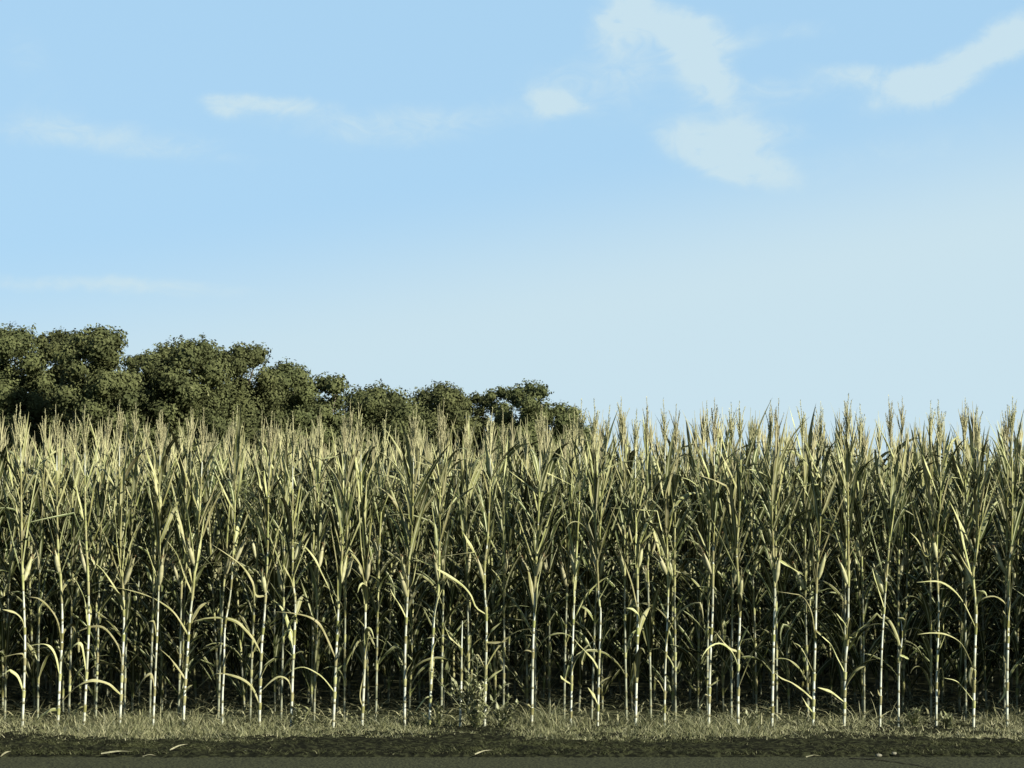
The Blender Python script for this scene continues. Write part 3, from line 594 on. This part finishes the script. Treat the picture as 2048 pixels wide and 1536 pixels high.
straw((1612, 1513), (1642, 1512), .022, 'dry leaf lying at the road edge under the ladder-leaved plant')
def stone(px, py, r, label, group='small stones on the road shoulder'):
    c = ground_pt(px, py, r * .5 + .01); mb = MB(); vs = []; fs = []; nu, nv = 9, 6
    for j in range(nv + 1):
        for i in range(nu):
            th = math.pi * j / nv; ph = 2 * math.pi * i / nu; k = r * (1 + (random.uniform(-.14, .14) if 0 < j < nv else 0))
            vs.append(c + Vector((math.sin(th) * math.cos(ph) * 1.25, math.sin(th) * math.sin(ph), math.cos(th) * .7)) * k)
    for j in range(nv):
        for i in range(nu): fs.append((j * nu + i, j * nu + (i + 1) % nu, (j + 1) * nu + (i + 1) % nu, (j + 1) * nu + i))
    mb.add(vs, fs); o = mb.build('stone', M['stone'], origin=c); o.location = c; tag(o, label, 'stone', group)
stone(1757, 1511, .018, 'left of two small pale stones at the road edge below the V-forked plant')
stone(1788, 1507, .016, 'right of two small pale stones at the road edge below the V-forked plant')
stone(1165, 1503, .012, 'small stone on the dark shoulder just right of centre')
stone(492, 1503, .012, 'small stone on the dark shoulder below the weak narrow plant')

# ------------------------------------------------------------------ trees beyond the field
def tree(px, top, hw, D, label, lobes=34, sparse=1.0, card=.30, spiky=0.0):
    D *= 1.5; card *= 1.12; Y = D - 15.0; p = at(px, top, Y); X0, H = p.x, p.z; rx = hw * D / FPX * 1.45; z0 = max(.9, H * .1)
    t = empty('tree', (X0, Y, 0)); tag(t, label, 'tree', 'trees standing beyond the corn field')
    o = Vector((X0, Y, 0)); tr = MB(); ra = .022 * H
    P = [o + Vector((random.gauss(0, .08) * j, random.gauss(0, .08) * j, H * .8 * j / 7)) for j in range(8)]; tube(tr, P, [ra * (1.25 if j == 0 else 1 - j / 9) for j in range(8)], 9)
    centres = []; cz = (H + z0) / 2; rz = (H - z0) / 2
    for k in range(lobes):
        g = (k + .5) / lobes; zz = 1 - 2 * g; a = k * 2.39996 + random.uniform(-.3, .3); rr = math.sqrt(max(0, 1 - zz * zz)) ** .55
        lr = rx * random.uniform(.27, .42); s_ = random.uniform(.78, 1.05) if random.random() > .2 else random.uniform(.3, .7)
        c = Vector((X0 + math.cos(a) * rr * (rx - lr * .6) * s_, Y + math.sin(a) * rr * (rx - lr * .6) * s_, cz + zz * (rz - lr * .85) * (s_ if zz < 0 else min(1, s_ + .1)))); centres.append((c, lr))
        if k % 3 == 0:
            h0 = stalk_at(P, max(1, (c.z - 1) * .72)); tube(tr, catmull([h0, h0.lerp(c, .5) + Vector((0, 0, -.2)), c], 5), [ra * .4, ra * .34, ra * .28, ra * .2, ra * .14, ra * .08], 5)
    for q in (-.35, 0, .3): centres.append((Vector((X0 + q * rx, Y + random.uniform(-.2, .2) * rx, H - rx * .3 - abs(q) * rx * .35)), rx * .3))
    tr.build('trunk', M['bark'], t, origin=o)
    cs_ = []; nr_ = []
    for c, lr in centres:
        m_ = int(4 * math.pi * lr * lr / (card * card) * 3.3 * sparse)
        d = rng.normal(size=(m_, 3)); d /= np.linalg.norm(d, axis=1)[:, None]
        # bumpy shell: sprigs standing out of each limb's foliage
        bump = .20 * np.sin(d[:, 0] * 7 + c.x * 3) * np.sin(d[:, 2] * 8 + c.z) + .10 * np.sin(d[:, 1] * 13 + d[:, 2] * 11) + spiky * .25 * np.maximum(0, np.sin(d[:, 0] * 17) * np.sin(d[:, 1] * 15)) * (d[:, 2] > 0)
        r = lr * (1 + bump) * rng.uniform(.62, 1.06, m_) ; pp = np.array(c)[None] + d * r[:, None] * np.array([1, 1, .88]); cs_.append(pp); nr_.append(d)
    # fill inside, so that the crown is not hollow
    m_ = int((3500 if sparse == 1 else 2600) * rx * rz / 12); d = rng.normal(size=(m_, 3)); d /= np.linalg.norm(d, axis=1)[:, None]; r = rng.uniform(0, .8, m_) ** .5
    cs_.append(np.array([X0, Y, cz]) + d * r[:, None] * np.array([rx * .75, rx * .75, rz * .85])); nr_.append(d)
    Cc = np.concatenate(cs_); Nn = np.concatenate(nr_); n = len(Cc)
    Nn = Nn + rng.normal(0, .38, (n, 3)); Nn /= np.linalg.norm(Nn, axis=1)[:, None]; A = np.cross(Nn, rng.normal(size=(n, 3))); A /= np.linalg.norm(A, axis=1)[:, None]; Bv = np.cross(Nn, A)
    sz = card * rng.uniform(.5, 1.15, n)[:, None] * .5
    V = np.stack([Cc - A * sz, Cc - Bv * sz * .55, Cc + A * sz, Cc + Bv * sz * .55], 1).reshape(-1, 3) - np.array(o); F = np.arange(n * 4).reshape(n, 4)
    tone = np.repeat(np.where(rng.random(n) < .02, rng.uniform(.3, .7, n), rng.uniform(0, .12, n)), 4)
    if sparse > .8:      # the packed foliage inside each limb's clump
        KV = []; KF = []; nb = len(V)
        for c, lr in centres + [(Vector((X0, Y, cz - rz * .1)), None)]:
            sc = (lr * .56,) * 3 if lr else (rx * .45, rx * .45, rz * .7); g = []
            for j in range(7):
                for i in range(10):
                    th = math.pi * j / 6; ph = math.tau * i / 10; k = 1 + .12 * math.sin(5 * ph + 4 * th + c.x)
                    g.append((c.x - o.x + math.sin(th) * math.cos(ph) * sc[0] * k, c.y - o.y + math.sin(th) * math.sin(ph) * sc[1] * k, c.z + math.cos(th) * sc[2] * k))
            for j in range(6):
                for i in range(10): KF.append((nb + j * 10 + i, nb + j * 10 + (i + 1) % 10, nb + (j + 1) * 10 + (i + 1) % 10, nb + (j + 1) * 10 + i))
            KV += g; nb += len(g)
        V = np.concatenate([V, np.array(KV)]); F = np.concatenate([F, np.array(KF)]); tone = np.concatenate([tone, np.zeros(len(KV))])
    cr = np_mesh('crown', V, F, None, M['tree'], tone, smooth=False); cr.parent = t
TREES = [(8, 646, 74, 85, 'broad dense tree cut by the left edge of the photo', 34, 1, .24, .2),
 (112, 655, 50, 88, 'narrow bumpy-topped tree between the leftmost tree and the tallest dome', 30, 1, .24, .8),
 (200, 644, 66, 82, 'tall domed tree, highest point of the treeline', 36, 1, .24, .3),
 (286, 700, 44, 104, 'small dark tree filling the dip between the two big domed masses', 24, 1, .28, .3),
 (372, 669, 78, 86, 'wide flat-topped tree right of the dip in the treeline', 38, 1, .24, .2),
 (482, 682, 62, 89, 'rounded tree whose right shoulder overhangs the lower slope', 32, 1, .24, .4),
 (570, 716, 60, 93, 'mid height tree where the treeline begins to fall to the right', 30, .95, .25, .6),
 (645, 744, 54, 99, 'tree at the foot of the sloping part, with one sprig standing up', 26, .9, .30, .8),
 (755, 759, 78, 116, 'pale low rounded tree in the middle of the far treeline', 32, 1, .30, .2),
 (880, 758, 62, 126, 'low tree with a small square tuft on top', 30, .95, .30, .4),
 (952, 781, 38, 131, 'smallest tree, tucked in right of the square-tufted tree', 20, .9, .30, .5),
 (1003, 768, 40, 129, 'thin tree with sky showing through its crown, left of the lone end clump', 17, .85, .28, .9),
 (1060, 757, 50, 121, 'open ragged tree with upright tufts near the right end of the treeline', 20, .82, .28, .9),
 (1118, 800, 54, 123, 'last low tree sloping down into the corn at the right end of the treeline', 22, .85, .28, .5)]
for a in TREES: tree(*a)
